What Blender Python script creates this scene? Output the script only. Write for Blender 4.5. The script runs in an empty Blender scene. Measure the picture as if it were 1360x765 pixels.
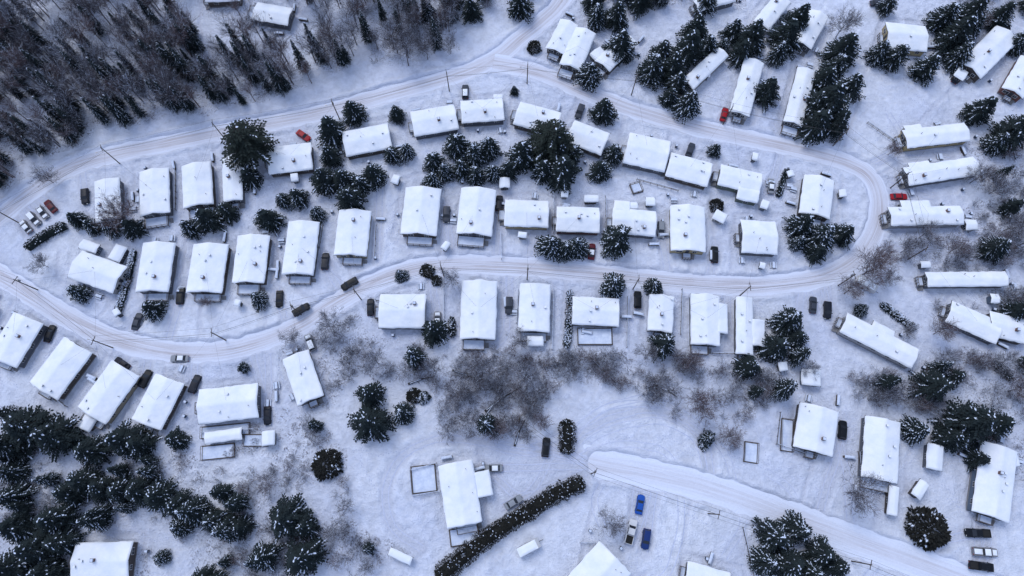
import bpy, math, random
import numpy as np
from mathutils import Vector, Matrix
R_ = random.Random(7)
scene = bpy.context.scene

# ------------------------------------------------------------------ camera / image pixel to ground mapping
HC=173.0; TILT=math.radians(17); F=906.0
ct,st=math.cos(TILT),math.sin(TILT)
def g(u,v,h=0.0):
    """image pixel, cast through the render camera -> world ground position at elevation h"""
    x=(u-680)/F; y=-(v-382.5)/F
    dx,dy,dz=x, y*ct+st, y*st-ct
    k=(h-HC)/dz
    return (dx*k, dy*k)
def gscale(u,v):
    a=g(u-5,v); b=g(u+5,v)
    return (b[0]-a[0])/10.0
cam=bpy.data.cameras.new("camera"); co=bpy.data.objects.new("camera",cam)
scene.collection.objects.link(co); co.location=(0,0,HC); co.rotation_euler=(TILT,0,0)
cam.sensor_width=36; cam.lens=36*F/1360; cam.clip_end=9000; cam.clip_start=1
scene.camera=co

# ------------------------------------------------------------------ numpy noise
_tab=np.random.RandomState(3).rand(256,256)
def vn(x,y,s,seed=0):
    x=np.asarray(x,float)/s+seed*17.3+1000; y=np.asarray(y,float)/s+seed*9.7+1000
    xi=np.floor(x).astype(int); yi=np.floor(y).astype(int)
    fx=x-xi; fy=y-yi; fx=fx*fx*(3-2*fx); fy=fy*fy*(3-2*fy)
    a=_tab[xi%256,yi%256]; b=_tab[(xi+1)%256,yi%256]; c=_tab[xi%256,(yi+1)%256]; d=_tab[(xi+1)%256,(yi+1)%256]
    return (a*(1-fx)+b*fx)*(1-fy)+(c*(1-fx)+d*fx)*fy
def sst(a,b,x):
    t=np.clip((x-a)/(b-a),0,1); return t*t*(3-2*t)

# ------------------------------------------------------------------ materials
def new_mat(name):
    m=bpy.data.materials.new(name); m.use_nodes=True
    nt=m.node_tree; return m,nt,nt.nodes["Principled BSDF"]
def noise(nt,scale,detail=4,rough=0.55,vec=None,dist=0):
    n=nt.nodes.new("ShaderNodeTexNoise"); n.inputs["Scale"].default_value=scale
    n.inputs["Detail"].default_value=detail; n.inputs["Roughness"].default_value=rough
    n.inputs["Distortion"].default_value=dist
    if vec is not None: nt.links.new(vec,n.inputs["Vector"])
    return n
def ramp(nt,src,stops):
    r=nt.nodes.new("ShaderNodeValToRGB"); nt.links.new(src,r.inputs[0])
    e=r.color_ramp.elements
    while len(e)<len(stops): e.new(0.5)
    for i,(p,c) in enumerate(stops):
        e[i].position=p; e[i].color=(c[0],c[1],c[2],1) if isinstance(c,tuple) else (c,c,c,1)
    return r
def mixc(nt,fac,a,b,mode='MIX'):
    m=nt.nodes.new("ShaderNodeMix"); m.data_type='RGBA'; m.blend_type=mode
    for s,v in ((0,fac),(6,a),(7,b)):
        if isinstance(v,bpy.types.NodeSocket): nt.links.new(v,m.inputs[s])
        elif isinstance(v,tuple): m.inputs[s].default_value=(v[0],v[1],v[2],1)
        else: m.inputs[s].default_value=v
    return m.outputs[2]
def math_n(nt,op,a,b=0.0):
    m=nt.nodes.new("ShaderNodeMath"); m.operation=op
    for i,v in enumerate((a,b)):
        if isinstance(v,bpy.types.NodeSocket): nt.links.new(v,m.inputs[i])
        else: m.inputs[i].default_value=v
    return m.outputs[0]
def bump(nt,b,h,strength,dist):
    n=nt.nodes.new("ShaderNodeBump"); n.inputs["Strength"].default_value=strength; n.inputs["Distance"].default_value=dist
    nt.links.new(h,n.inputs["Height"]); nt.links.new(n.outputs[0],b.inputs["Normal"]); return n
def objco(nt):
    return nt.nodes.new("ShaderNodeTexCoord").outputs["Object"]

def simple(name,col,rough=0.7,var=0.25,sc=3.0,metal=0.0,spec=0.3):
    m,nt,b=new_mat(name); oc=objco(nt); n=noise(nt,sc,4,0.6,oc)
    c=mixc(nt,n.outputs[0],tuple(x*(1-var) for x in col),tuple(min(1,x*(1+var)) for x in col))
    nt.links.new(c,b.inputs["Base Color"]); b.inputs["Roughness"].default_value=rough
    b.inputs["Metallic"].default_value=metal; b.inputs["Specular IOR Level"].default_value=spec
    return m

def ground_mat():
    m,nt,b=new_mat("yard_snow"); oc=objco(nt)
    n1=noise(nt,0.035,5,0.6,oc); n2=noise(nt,0.5,6,0.65,oc); n3=noise(nt,2.2,5,0.7,oc); n4=noise(nt,0.16,5,0.7,oc,0.6)
    r1=ramp(nt,n1.outputs[0],[(0.32,(0.69,0.745,0.90)),(0.68,(0.83,0.87,0.965))])
    r2=ramp(nt,n2.outputs[0],[(0.3,0.86),(0.62,1.04)])
    c=mixc(nt,1.0,r1.outputs[0],r2.outputs[0],'MULTIPLY')
    r4=ramp(nt,n4.outputs[0],[(0.35,0.92),(0.60,1.04)])
    c=mixc(nt,1.0,c,r4.outputs[0],'MULTIPLY')
    a=nt.nodes.new("ShaderNodeAttribute"); a.attribute_name="pack"
    f=math_n(nt,'MULTIPLY',a.outputs["Fac"],ramp(nt,n2.outputs[0],[(0.35,0.3),(0.62,1.0)]).outputs[0])
    c=mixc(nt,f,c,(0.61,0.64,0.75))
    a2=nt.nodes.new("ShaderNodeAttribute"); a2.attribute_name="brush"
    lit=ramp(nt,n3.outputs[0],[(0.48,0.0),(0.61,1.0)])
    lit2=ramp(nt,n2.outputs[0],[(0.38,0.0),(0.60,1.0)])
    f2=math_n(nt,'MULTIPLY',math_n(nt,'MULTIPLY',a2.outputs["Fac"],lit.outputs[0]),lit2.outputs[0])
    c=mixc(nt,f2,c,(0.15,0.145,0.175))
    nt.links.new(c,b.inputs["Base Color"]); b.inputs["Roughness"].default_value=0.75
    b.inputs["Specular IOR Level"].default_value=0.15
    h=math_n(nt,'ADD',n2.outputs[0],math_n(nt,'MULTIPLY',n3.outputs[0],0.5))
    bump(nt,b,h,1.0,0.9)
    return m
def road_mat(name,amt):
    m,nt,b=new_mat(name)
    uv=nt.nodes.new("ShaderNodeUVMap").outputs[0]
    mp=nt.nodes.new("ShaderNodeMapping"); nt.links.new(uv,mp.inputs[0]); mp.inputs["Scale"].default_value=(1.7,0.035,1)
    n=noise(nt,1.0,5,0.6,mp.outputs[0],0.4)
    mp2=nt.nodes.new("ShaderNodeMapping"); nt.links.new(uv,mp2.inputs[0]); mp2.inputs["Scale"].default_value=(4.5,0.06,1)
    nf=noise(nt,1.0,4,0.6,mp2.outputs[0])
    oc=objco(nt); n2=noise(nt,0.12,4,0.6,oc); n3=noise(nt,1.6,5,0.7,oc)
    sx=nt.nodes.new("ShaderNodeSeparateXYZ"); nt.links.new(uv,sx.inputs[0])
    au=math_n(nt,'ABSOLUTE',sx.outputs[0])
    cen=ramp(nt,math_n(nt,'MULTIPLY',au,0.25),[(0.2,1.0),(0.70,0.0)])
    tr=ramp(nt,math_n(nt,'ADD',math_n(nt,'MULTIPLY',n.outputs[0],0.6),math_n(nt,'MULTIPLY',nf.outputs[0],0.4)),[(0.43,0.0),(0.57,1.0)])
    f=math_n(nt,'MULTIPLY',cen.outputs[0],tr.outputs[0])
    f=math_n(nt,'MULTIPLY',f,ramp(nt,n2.outputs[0],[(0.3,0.45),(0.65,1.0)]).outputs[0])
    base=mixc(nt,n3.outputs[0],(0.64,0.70,0.84),(0.80,0.84,0.94))
    base=mixc(nt,math_n(nt,'MULTIPLY',cen.outputs[0],0.5*amt),base,(0.64,0.63,0.69))
    c=mixc(nt,math_n(nt,'MULTIPLY',f,0.85*amt),base,(0.43,0.39,0.40))
    nt.links.new(c,b.inputs["Base Color"]); b.inputs["Roughness"].default_value=0.65; b.inputs["Specular IOR Level"].default_value=0.2
    bump(nt,b,math_n(nt,'ADD',n.outputs[0],n3.outputs[0]),0.6,0.3)
    return m
def snow_mat(name,a,bb,s1=0.6,bs=0.25):
    m,nt,b=new_mat(name); oc=objco(nt)
    n=noise(nt,s1,5,0.6,oc); n2=noise(nt,s1*5,4,0.6,oc)
    f=ramp(nt,n.outputs[0],[(0.35,0.0),(0.65,1.0)])
    c=mixc(nt,f.outputs[0],a,bb); nt.links.new(c,b.inputs["Base Color"])
    b.inputs["Roughness"].default_value=0.7; b.inputs["Specular IOR Level"].default_value=0.15
    bump(nt,b,math_n(nt,'ADD',n.outputs[0],n2.outputs[0]),0.5,bs)
    return m
M_ground=ground_mat(); M_road=road_mat("packed_snow_road",1.0); M_road2=road_mat("fresh_snow_road",0.55)
M_roof=snow_mat("roof_snow",(0.76,0.81,0.88),(0.87,0.895,0.93),0.28,0.2)
M_snow=snow_mat("clump_snow",(0.55,0.63,0.79),(0.72,0.79,0.91),0.8)
M_foot=snow_mat("trodden_snow_shade",(0.52,0.57,0.72),(0.64,0.68,0.82),1.5)  # compressed snow, with the shade of the dents painted into its darker blue
M_need=simple("conifer_needles",(0.020,0.029,0.031),0.9,0.5,0.8,0,0.15)
M_need2=simple("pine_needles",(0.024,0.032,0.028),0.9,0.5,0.8,0,0.15)
M_hedge=simple("cedar_foliage",(0.023,0.024,0.022),0.9,0.5,1.2,0,0.15)
M_bark=simple("conifer_bark",(0.04,0.034,0.032),0.9)
M_twig=simple("bare_twigs",(0.095,0.088,0.10),0.9,0.35,0.5)
M_twig2=simple("reddish_twigs",(0.12,0.09,0.095),0.9,0.3,0.5)
M_fascia=simple("dark_fascia",(0.05,0.048,0.055),0.6)
M_found=simple("concrete",(0.22,0.22,0.23),0.85)
M_frame=simple("white_trim",(0.6,0.6,0.6),0.5,0.1)
M_wood=simple("weathered_wood",(0.10,0.08,0.068),0.8,0.35)
M_pole=simple("pole_wood",(0.08,0.065,0.055),0.9)
M_metal=simple("galvanised_metal",(0.25,0.26,0.28),0.4,0.2,3,0.7)
M_wire=simple("wire",(0.05,0.05,0.055),0.6)
M_rub=simple("tyre_rubber",(0.02,0.02,0.02),0.9)
M_brick=simple("chimney_brick",(0.16,0.09,0.075),0.9,0.3,6)
M_bin=simple("bin_plastic",(0.03,0.05,0.09),0.5,0.2)
def glass_mat():
    m,nt,b=new_mat("window_glass"); b.inputs["Base Color"].default_value=(0.02,0.024,0.032,1)
    b.inputs["Roughness"].default_value=0.12; b.inputs["Specular IOR Level"].default_value=0.4
    return m
M_glass=glass_mat()
def siding(name,col):
    m,nt,b=new_mat(name); oc=objco(nt)
    w=nt.nodes.new("ShaderNodeTexWave"); w.bands_direction='Z'; w.inputs["Scale"].default_value=2.2; w.inputs["Distortion"].default_value=0
    nt.links.new(oc,w.inputs["Vector"])
    n=noise(nt,0.9,4,0.6,oc)
    c=mixc(nt,n.outputs[0],tuple(x*0.8 for x in col),col)
    c=mixc(nt,math_n(nt,'MULTIPLY',w.outputs["Fac"],0.25),c,tuple(x*0.5 for x in col))
    nt.links.new(c,b.inputs["Base Color"]); b.inputs["Roughness"].default_value=0.7
    bump(nt,b,w.outputs["Fac"],0.4,0.03); return m
WALLS={k:siding("siding_"+k,c) for k,c in dict(white=(0.42,0.42,0.43),beige=(0.36,0.31,0.22),brown=(0.07,0.055,0.048),
    grey=(0.10,0.11,0.135),blue=(0.10,0.14,0.20),tan=(0.46,0.37,0.20),green=(0.12,0.15,0.12),red=(0.16,0.06,0.05)).items()}

# ------------------------------------------------------------------ mesh builder
class MB:
    def __init__(s): s.v=[]; s.f=[]; s.m=[]
    def poly(s,pts,m=0):
        i=len(s.v); s.v.extend([tuple(p) for p in pts]); s.f.append(tuple(range(i,i+len(pts)))); s.m.append(m)
    def box(s,c,d,m=0,rot=0.0):
        i=len(s.v); x,y,z=c; a,b,h=d[0]/2,d[1]/2,d[2]/2; cr,sr=math.cos(rot),math.sin(rot)
        for dz in (-h,h):
            for dx,dy in ((-a,-b),(a,-b),(a,b),(-a,b)):
                s.v.append((x+dx*cr-dy*sr,y+dx*sr+dy*cr,z+dz))
        for f in ((3,2,1,0),(4,5,6,7),(0,1,5,4),(1,2,6,5),(2,3,7,6),(3,0,4,7)):
            s.f.append(tuple(i+k for k in f)); s.m.append(m)
    def tube(s,p0,p1,r0,r1,n=3,m=0,cap=False):
        p0=Vector(p0);p1=Vector(p1); d=(p1-p0)
        if d.length<1e-5: return
        d.normalize(); a=d.orthogonal().normalized(); b=d.cross(a); i=len(s.v)
        for k in range(n):
            t=2*math.pi*k/n; o=a*math.cos(t)+b*math.sin(t); s.v.append(tuple(p0+o*r0))
        for k in range(n):
            t=2*math.pi*k/n; o=a*math.cos(t)+b*math.sin(t); s.v.append(tuple(p1+o*r1))
        for k in range(n):
            s.f.append((i+k,i+(k+1)%n,i+n+(k+1)%n,i+n+k)); s.m.append(m)
        if cap:
            s.f.append(tuple(range(i+n,i+2*n))); s.m.append(m); s.f.append(tuple(reversed(range(i,i+n)))); s.m.append(m)
    def grid(s,P,m=0):
        i=len(s.v); nr=len(P); nc=len(P[0])
        for r in P: s.v.extend([tuple(p) for p in r])
        for a in range(nr-1):
            for b in range(nc-1):
                s.f.append((i+a*nc+b,i+a*nc+b+1,i+(a+1)*nc+b+1,i+(a+1)*nc+b)); s.m.append(m)
    def mesh(s,name,mats,smooth=False):
        me=bpy.data.meshes.new(name); me.from_pydata(s.v,[],s.f)
        for mm in mats: me.materials.append(mm)
        me.polygons.foreach_set("material_index",s.m)
        if smooth: me.polygons.foreach_set("use_smooth",[True]*len(s.f))
        me.update(); return me
def link(name,me,parent=None,loc=(0,0,0),rz=0.0,scale=(1,1,1)):
    o=bpy.data.objects.new(name,me); scene.collection.objects.link(o)
    o.location=loc; o.rotation_euler=(0,0,rz); o.scale=scale
    if parent: o.parent=parent
    return o

# ------------------------------------------------------------------ site plan, listed in image pixels
BH='bungalow_house'
HS=[
(97,349,158,371,40,'white',0,None),(210,321,200,387,43,'grey',1,None),(279,323,269,388,47,'brown',1,None),(336,311,328,375,43,'brown',1,None),
(403,293,394,364,42,'grey',1,None),(471,278,464,339,44,'beige',1,None),(562,248,555,311,48,'brown',1,None),(636,249,629,311,48,'grey',1,None),
(729,283,670,281,36,'tan',0,None),(797,291,739,289,34,'red',0,None),(872,296,813,291,34,'grey',0,[(-.42,-.28,6,4.5,2.7)]),(914,272,915,333,47,'tan',0,None),
(1033,315,985,312,44,'grey',0,None),(1090,234,1083,286,42,'brown',1,None),
(203,224,204,284,40,'grey',1,None),(259,216,262,273,40,'brown',1,None),(306,205,308,266,26,'grey',0,None),(414,205,355,212,36,'brown',0,None),
(518,178,456,190,34,'brown',0,None),(606,153,547,163,34,'grey',0,None),(669,143,612,147,30,'grey',0,None),(742,163,686,148,32,'brown',0,None),(805,190,757,172,32,'brown',0,None),
(888,207,832,194,42,'grey',0,None),(944,231,888,216,33,'brown',0,None),(1012,243,956,230,28,'green',0,[(.45,.25,6,6,2.7)]),(140,237,142,292,34,'grey',0,None),
(757,27,737,66,26,'brown',0,None),(778,38,757,88,30,'brown',1,None),(838,48,800,86,24,'brown',0,None),(961,66,914,111,20,'beige',0,None),(1003,78,983,150,28,'white',0,None),
(1073,90,1054,163,26,'grey',1,None),(1287,173,1203,183,25,'tan',0,[(-.35,-.3,4.5,5,2.7)]),(1300,218,1205,233,25,'grey',0,[(-.3,-.25,4.5,6,2.7)]),(1280,284,1183,286,25,'white',0,[(-.4,-.1,5,8,2.7)]),
(1340,369,1232,370,20,'grey',0,None),(1218,476,1122,427,28,'white',0,[(-.35,0,5,6,2.6)]),(1330,442,1262,412,30,'grey',0,None),(1366,440,1316,428,32,'brown',0,None),
(1340,42,1290,92,36,'brown',0,None),(1372,78,1347,122,32,'red',0,None),(1232,50,1178,44,34,'tan',0,None),(1090,15,1066,58,28,'grey',0,None),(1042,-5,1012,32,24,'white',0,None),(975,-8,925,6,16,'grey',0,None),
(385,20,337,12,24,'grey',1,None),(318,-8,272,-6,14,'brown',0,None),
(565,412,503,412,46,'grey',0,None),(637,372,634,450,48,'white',1,None),(711,376,709,440,42,'grey',1,None),(823,414,760,411,38,'brown',0,None),(880,391,877,440,34,'white',0,None),
(937,390,938,458,39,'blue',1,[(.45,.05,5,8,2.7)]),(990,393,990,470,23,'grey',0,[(.55,-.1,6,7,2.6)]),
(391,470,412,532,38,'brown',0,None),(342,531,262,540,46,'grey',0,None),(224,502,192,564,42,'brown',0,None),(165,488,119,552,44,'beige',1,None),(102,457,55,519,44,'brown',0,None),(36,421,0,480,42,'grey',0,None),(-30,395,-62,445,42,'grey',0,None),
(172,744,95,746,50,'brown',0,None),(604,614,617,698,48,'grey',1,[(.62,.08,5,6,2.6)]),(1090,540,1081,600,54,'brown',0,None),(1175,556,1170,638,48,'grey',1,None),(1330,592,1318,687,50,'blue',0,None),
(818,740,765,800,62,'white',0,None),(970,778,912,762,34,'grey',0,None)]
def crom(pts,n=6):
    P=[pts[0]]+list(pts)+[pts[-1]]; out=[]
    for i in range(1,len(P)-2):
        p0,p1,p2,p3=P[i-1],P[i],P[i+1],P[i+2]
        for k in range(n):
            t=k/n
            out.append(tuple(0.5*((2*p1[j])+(-p0[j]+p2[j])*t+(2*p0[j]-5*p1[j]+4*p2[j]-p3[j])*t*t+(-p0[j]+3*p1[j]-3*p2[j]+p3[j])*t**3) for j in (0,1)))
    out.append(tuple(pts[-1])); return out
ROADS=[
 ([(-140,400),(-60,335),(0,288),(45,252),(90,224),(150,205),(220,191),(300,174),(370,161),(440,147),(500,129),(560,113),(620,95),(660,76),(692,50),(720,28),(745,2),(775,-50)],2.6),
 ([(655,84),(700,92),(735,103),(775,121),(830,142),(890,160),(950,175),(1020,190),(1080,203),(1130,218),(1158,238),(1168,272),(1160,310),(1135,345),(1090,368),(1020,379),(940,378),(860,371),(780,362),(700,355),(640,352),(590,352),(540,359),(490,378),(440,405),(400,431),(350,452),(300,465),(240,468),(180,458),(120,437),(60,403),(0,366),(-60,330),(-110,300)],2.6),
 ([(800,618),(850,626),(920,642),(990,664),(1060,690),(1130,716),(1200,741),(1270,766),(1360,800),(1450,840)],3.4),
]
RW=[( [g(*p) for p in crom(r,3)],w) for r,w in ROADS]
CARS=[(113,261,0,'dark','suv'),(403,180,125,'red','sedan'),(618,122,0,'grey','suv'),(770,148,20,'grey','suv'),(962,152,15,'red','sedan'),
(917,199,20,'grey','sedan'),(593,285,3,'grey','suv'),(663,270,3,'dark','suv'),(432,347,5,'dark','suv'),(464,377,60,'black','suv'),(401,412,60,'black','suv'),
(240,393,5,'black','suv'),(371,397,3,'black','sedan'),(182,427,18,'grey','sedan'),(66,443,22,'black','sedan'),(238,476,90,'silver','sedan'),
(259,510,22,'dark','suv'),(193,503,28,'black','suv'),(355,552,0,'dark','sedan'),(412,455,-22,'silver','suv'),(492,408,0,'dark','sedan'),
(676,406,2,'grey','suv'),(847,398,0,'black','suv'),(786,334,5,'maroon','sedan'),(878,305,0,'silver','suv'),(949,338,0,'black','suv'),
(1080,405,3,'grey','sedan'),(1099,412,0,'dark','suv'),(1194,261,90,'red','sedan'),(682,667,58,'silver','sedan'),(655,622,88,'silver','sedan'),
(725,594,6,'black','suv'),(850,670,10,'blue','sedan'),(858,716,8,'navy','suv'),(838,706,14,'white','pickup'),(1119,571,4,'black','suv'),
(1298,708,92,'black','pickup'),(1303,752,98,'black','pickup'),(1308,733,94,'snow','pickup'),(1330,38,90,'black','suv'),(1165,5,90,'grey','sedan'),(1272,103,40,'dark','sedan'),
(162,483,125,'dark','sedan'),(1024,247,2,'silver','sedan'),(581,425,0,'snow','sedan'),
(34,301,140,'snow','sedan'),(45,291,138,'snow','suv'),(56,282,141,'snow','sedan'),(67,274,139,'maroon','sedan')]
def near_road(p):
    best=(1e9,None)
    for pts,w in RW:
        for q in pts:
            d=math.hypot(q[0]-p[0],q[1]-p[1])
            if d<best[0]: best=(d,q)
    return best
DRV=[]
for u,v,a,c,k in CARS:
    p=g(u,v); d,q=near_road(p)
    if 4<d<32:
        dx,dy=p[0]-q[0],p[1]-q[1]; L=math.hypot(dx,dy)
        DRV.append([(p[0]+dx/L*3,p[1]+dy/L*3),q])
for l in ([(815,620),(740,606),(700,596),(640,586),(580,584),(535,605),(512,650),(522,700),(560,728)],[(810,624),(770,612),(735,600),(690,600),(650,590)],[(810,614),(785,610),(745,604),(700,594)],[(730,604),(715,640),(690,660),(655,630)],
          [(870,630),(850,690),(835,720)],[(1110,560),(1125,640),(1130,716)],[(1220,745),(1260,715),(1300,710)],
          [(1165,240),(1215,255),(1240,262)],[(1150,225),(1190,205),(1220,203),(1262,207)],[(1100,395),(1098,372)],[(740,600),(800,560),(870,545),(930,575),(945,640)],
          [(315,520),(352,540),(356,470)],[(1235,330),(1180,330),(1160,310)],[(960,180),(990,160)],[(1040,192),(1030,165)],[(780,120),(800,85)],[(500,345),(505,250)],[(700,350),(708,310)],[(600,350),(594,280)],
          [(1010,440),(968,440),(968,380)],[(1060,470),(1065,375)],[(655,460),(672,440),(675,360)],[(580,350),(575,400)]):
    DRV.append([g(*p) for p in crom(l,3)])
ROADS[2][0].insert(0,(735,604))   # the road surface runs on under the packed turning area
PATHS=[]
for i,h in enumerate(HS):
    x1,y1,x2,y2,w=h[:5]; a=g(x1,y1); b=g(x2,y2); dx,dy=b[0]-a[0],b[1]-a[1]; L=math.hypot(dx,dy); dx/=L; dy/=L
    W=w*gscale(x1,y1)/2+1.6; s=1 if i%2 else -1; nx,ny=-dy*s,dx*s
    f=(b[0]+dx*2.2,b[1]+dy*2.2); cn=(b[0]+nx*W+dx*1.5,b[1]+ny*W+dy*1.5); bk=(a[0]+nx*W-dx*2,a[1]+ny*W-dy*2)
    _,q=near_road(f)
    PATHS.append([q,f] if i%3 else [q,cn]); PATHS.append([f,cn,bk])
    if i%2==0: PATHS.append([bk,(bk[0]-nx*W*1.3-dx*3,bk[1]-ny*W*1.3-dy*3)])
BRUSH=[ # polygon, (bare, shrub, conifer counts)
 ([(370,440),(470,400),(500,445),(560,455),(560,500),(470,500),(440,540),(400,545),(370,470)],10,36,0),
 ([(540,460),(610,462),(745,468),(880,470),(985,492),(1010,545),(970,600),(900,560),(830,515),(745,505),(715,545),(700,585),(600,590),(560,520)],90,190,3),
 ([(330,560),(400,545),(460,600),(465,690),(560,750),(600,790),(270,790),(330,700),(260,640)],30,110,6),
 ([(1120,480),(1240,500),(1230,560),(1170,545),(1120,520)],14,40,1),
 ([(1180,300),(1380,250),(1380,360),(1200,358),(1175,340)],28,56,1),
 ([(1215,455),(1380,470),(1380,650),(1300,640),(1285,590),(1200,580)],34,70,2),
 ([(1000,500),(1060,470),(1070,490),(1010,540)],5,20,2),
 ([(1240,385),(1380,385),(1380,410),(1240,410)],9,22,0),
 ([(0,560),(110,580),(260,600),(340,690),(430,790),(-40,790),(-40,560)],12,80,22),
 ([(-60,-40),(340,-40),(320,60),(270,150),(180,165),(90,200),(0,255),(-60,300)],255,130,150),
 ([(340,-40),(560,-40),(620,30),(560,90),(440,110),(330,140),(270,150),(320,60)],110,80,40),
 ([(620,-40),(740,-40),(700,10),(640,25)],6,6,10),
 ([(780,-40),(1000,-40),(990,10),(780,5)],5,8,16),
 ([(1240,-40),(1380,-40),(1380,30),(1270,60)],8,8,8),
 ([(1280,190),(1380,180),(1380,260),(1310,260)],12,18,1),
]
def inpoly(x,y,poly):
    x=np.asarray(x);y=np.asarray(y); c=np.zeros(x.shape,bool); n=len(poly)
    for i in range(n):
        x1,y1=poly[i];x2,y2=poly[(i+1)%n]
        cond=((y1>y)!=(y2>y))&(x<(x2-x1)*(y-y1)/((y2-y1) if abs(y2-y1)>1e-9 else 1e-9)+x1)
        c^=cond
    return c
BW=[[g(*p) for p in b[0]] for b in BRUSH]
def pdist(X,Y,pts,rad=8):
    D=np.full(np.shape(X),1e4)
    X0,X1=min(p[0] for p in pts)-rad,max(p[0] for p in pts)+rad; Y0,Y1=min(p[1] for p in pts)-rad,max(p[1] for p in pts)+rad
    m=(X>X0)&(X<X1)&(Y>Y0)&(Y<Y1)
    if not m.any(): return np.sqrt(D)
    x=X[m];y=Y[m]; d=np.full(x.shape,1e4)
    for (x1,y1),(x2,y2) in zip(pts[:-1],pts[1:]):
        dx,dy=x2-x1,y2-y1; L=dx*dx+dy*dy+1e-9
        t=np.clip(((x-x1)*dx+(y-y1)*dy)/L,0,1)
        d=np.minimum(d,(x-x1-t*dx)**2+(y-y1-t*dy)**2)
    D[m]=d
    return np.sqrt(D)
def roadz(X,Y): return -0.05+0.05*vn(X,Y,2.5,31)+0.03*vn(X,Y,0.9,32)
def hfield(X,Y,full=False):
    X=np.asarray(X,float);Y=np.asarray(Y,float)
    big=vn(X,Y,22,1)-0.5
    patch=sst(0.35,0.65,vn(X,Y,11,2))
    h=0.5*big+0.18*(vn(X,Y,3.2,3)-0.5)+(0.10+0.30*patch)*(vn(X,Y,1.3,4)-0.5)+0.22
    pack=np.zeros(X.shape)
    wob=0.6*(vn(X,Y,2.4,5)-0.5)
    pp=np.full(X.shape,99.0); w2=1.6*(vn(X,Y,5,41)-0.5)
    for d in PATHS: pp=np.minimum(pp,pdist(X+w2,Y+w2,d,4))
    tp=sst(0.25,0.75,pp)
    h=h-0.16*(1-tp)+0.07*np.exp(-((pp-1.0)/0.35)**2); pack=np.maximum(pack,(1-tp)*0.75)
    dd=np.full(X.shape,99.0)
    for d in DRV: dd=np.minimum(dd,pdist(X,Y,d))
    t=sst(1.1,2.0,dd+wob); bank=0.26*np.exp(-((dd+wob-2.3)/0.5)**2)*vn(X,Y,2.0,6)
    h=h*t+(0.08+0.06*vn(X,Y,1.0,8))*(1-t)+bank; pack=np.maximum(pack,(1-t)*0.85)
    dr=np.full(X.shape,99.0)
    for pts,w in RW: dr=np.minimum(dr,pdist(X,Y,pts,12)-w)
    drw=dr+1.1*wob
    t=sst(-0.5,0.5,drw); bank=(0.12+0.5*vn(X,Y,2.2,7))*np.exp(-((drw-1.0)/0.7)**2)*sst(0.8,2.6,dd)
    h=(h+bank)*t+(-0.35)*(1-t)
    pack=np.maximum(pack,0.5*(1-sst(0.2,1.4,drw)))
    return (h,pack,dr,dd) if full else h
def hz(x,y): return float(hfield(np.array([x]),np.array([y]))[0])

xs=np.concatenate([-np.geomspace(4000,185,14),np.arange(-176,176.1,0.36),np.geomspace(185,4000,14)])
ys=np.concatenate([-np.geomspace(4000,45,14),np.arange(-34,164.1,0.36),np.geomspace(175,4000,14)])
X,Y=np.meshgrid(xs,ys)
Z,PK,DR,DD=hfield(X,Y,True)
BR=np.zeros(X.shape)
for b in BW: BR=np.maximum(BR,inpoly(X+4*(vn(X,Y,6,11)-0.5),Y+4*(vn(X,Y,6,12)-0.5),b).astype(float))
BR*=sst(0.5,2.5,DR)*sst(1,2.5,DD)
BR*=sst(0.2,0.55,vn(X,Y,9,13))
Z=Z+BR*0.4*(vn(X,Y,1.1,14)-0.5)
ny,nx=X.shape
me=bpy.data.meshes.new("ground")
me.vertices.add(nx*ny); me.vertices.foreach_set("co",np.stack([X,Y,Z],-1).astype(np.float32).ravel())
idx=np.arange(nx*ny).reshape(ny,nx)
q=np.stack([idx[:-1,:-1],idx[:-1,1:],idx[1:,1:],idx[1:,:-1]],-1).reshape(-1,4)
me.loops.add(q.size); me.loops.foreach_set("vertex_index",q.astype(np.int32).ravel())
me.polygons.add(len(q)); me.polygons.foreach_set("loop_start",np.arange(0,q.size,4,dtype=np.int32)); me.polygons.foreach_set("loop_total",np.full(len(q),4,np.int32))
me.polygons.foreach_set("use_smooth",np.ones(len(q),bool)); me.update(calc_edges=True)
for nm,A in (("pack",PK),("brush",BR)):
    at=me.attributes.new(nm,'FLOAT','POINT'); at.data.foreach_set("value",A.astype(np.float32).ravel())
me.materials.append(M_ground); link("ground",me)

for ri,(r,w) in enumerate(ROADS):
    P=[Vector(g(*p)) for p in crom(r,10)]
    mb=MB(); rows=[]; uvs=[]; s=0
    for i,p in enumerate(P):
        a=P[max(0,i-1)]; b=P[min(len(P)-1,i+1)]; d=(b-a).normalized(); nrm=Vector((-d.y,d.x))
        if i: s+=(p-P[i-1]).length
        row=[]
        for k in range(17):
            o=(k/8-1)*(w+0.8); q2=p+nrm*o
            dz=0.012*ri-(max(0,(8-s))*0.03 if ri==2 else 0)
            row.append((q2.x,q2.y,float(roadz(q2.x,q2.y))+dz)); uvs.append((o,s))
        rows.append(row)
    mb.grid(rows); m2=mb.mesh("road",[M_road2 if ri==2 else M_road],True)
    ul=m2.uv_layers.new(name="UVMap"); li=np.zeros(len(m2.loops),np.int32); m2.loops.foreach_get("vertex_index",li)
    ul.data.foreach_set("uv",np.array(uvs,np.float32)[li].ravel())
    link("road",m2)

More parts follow.
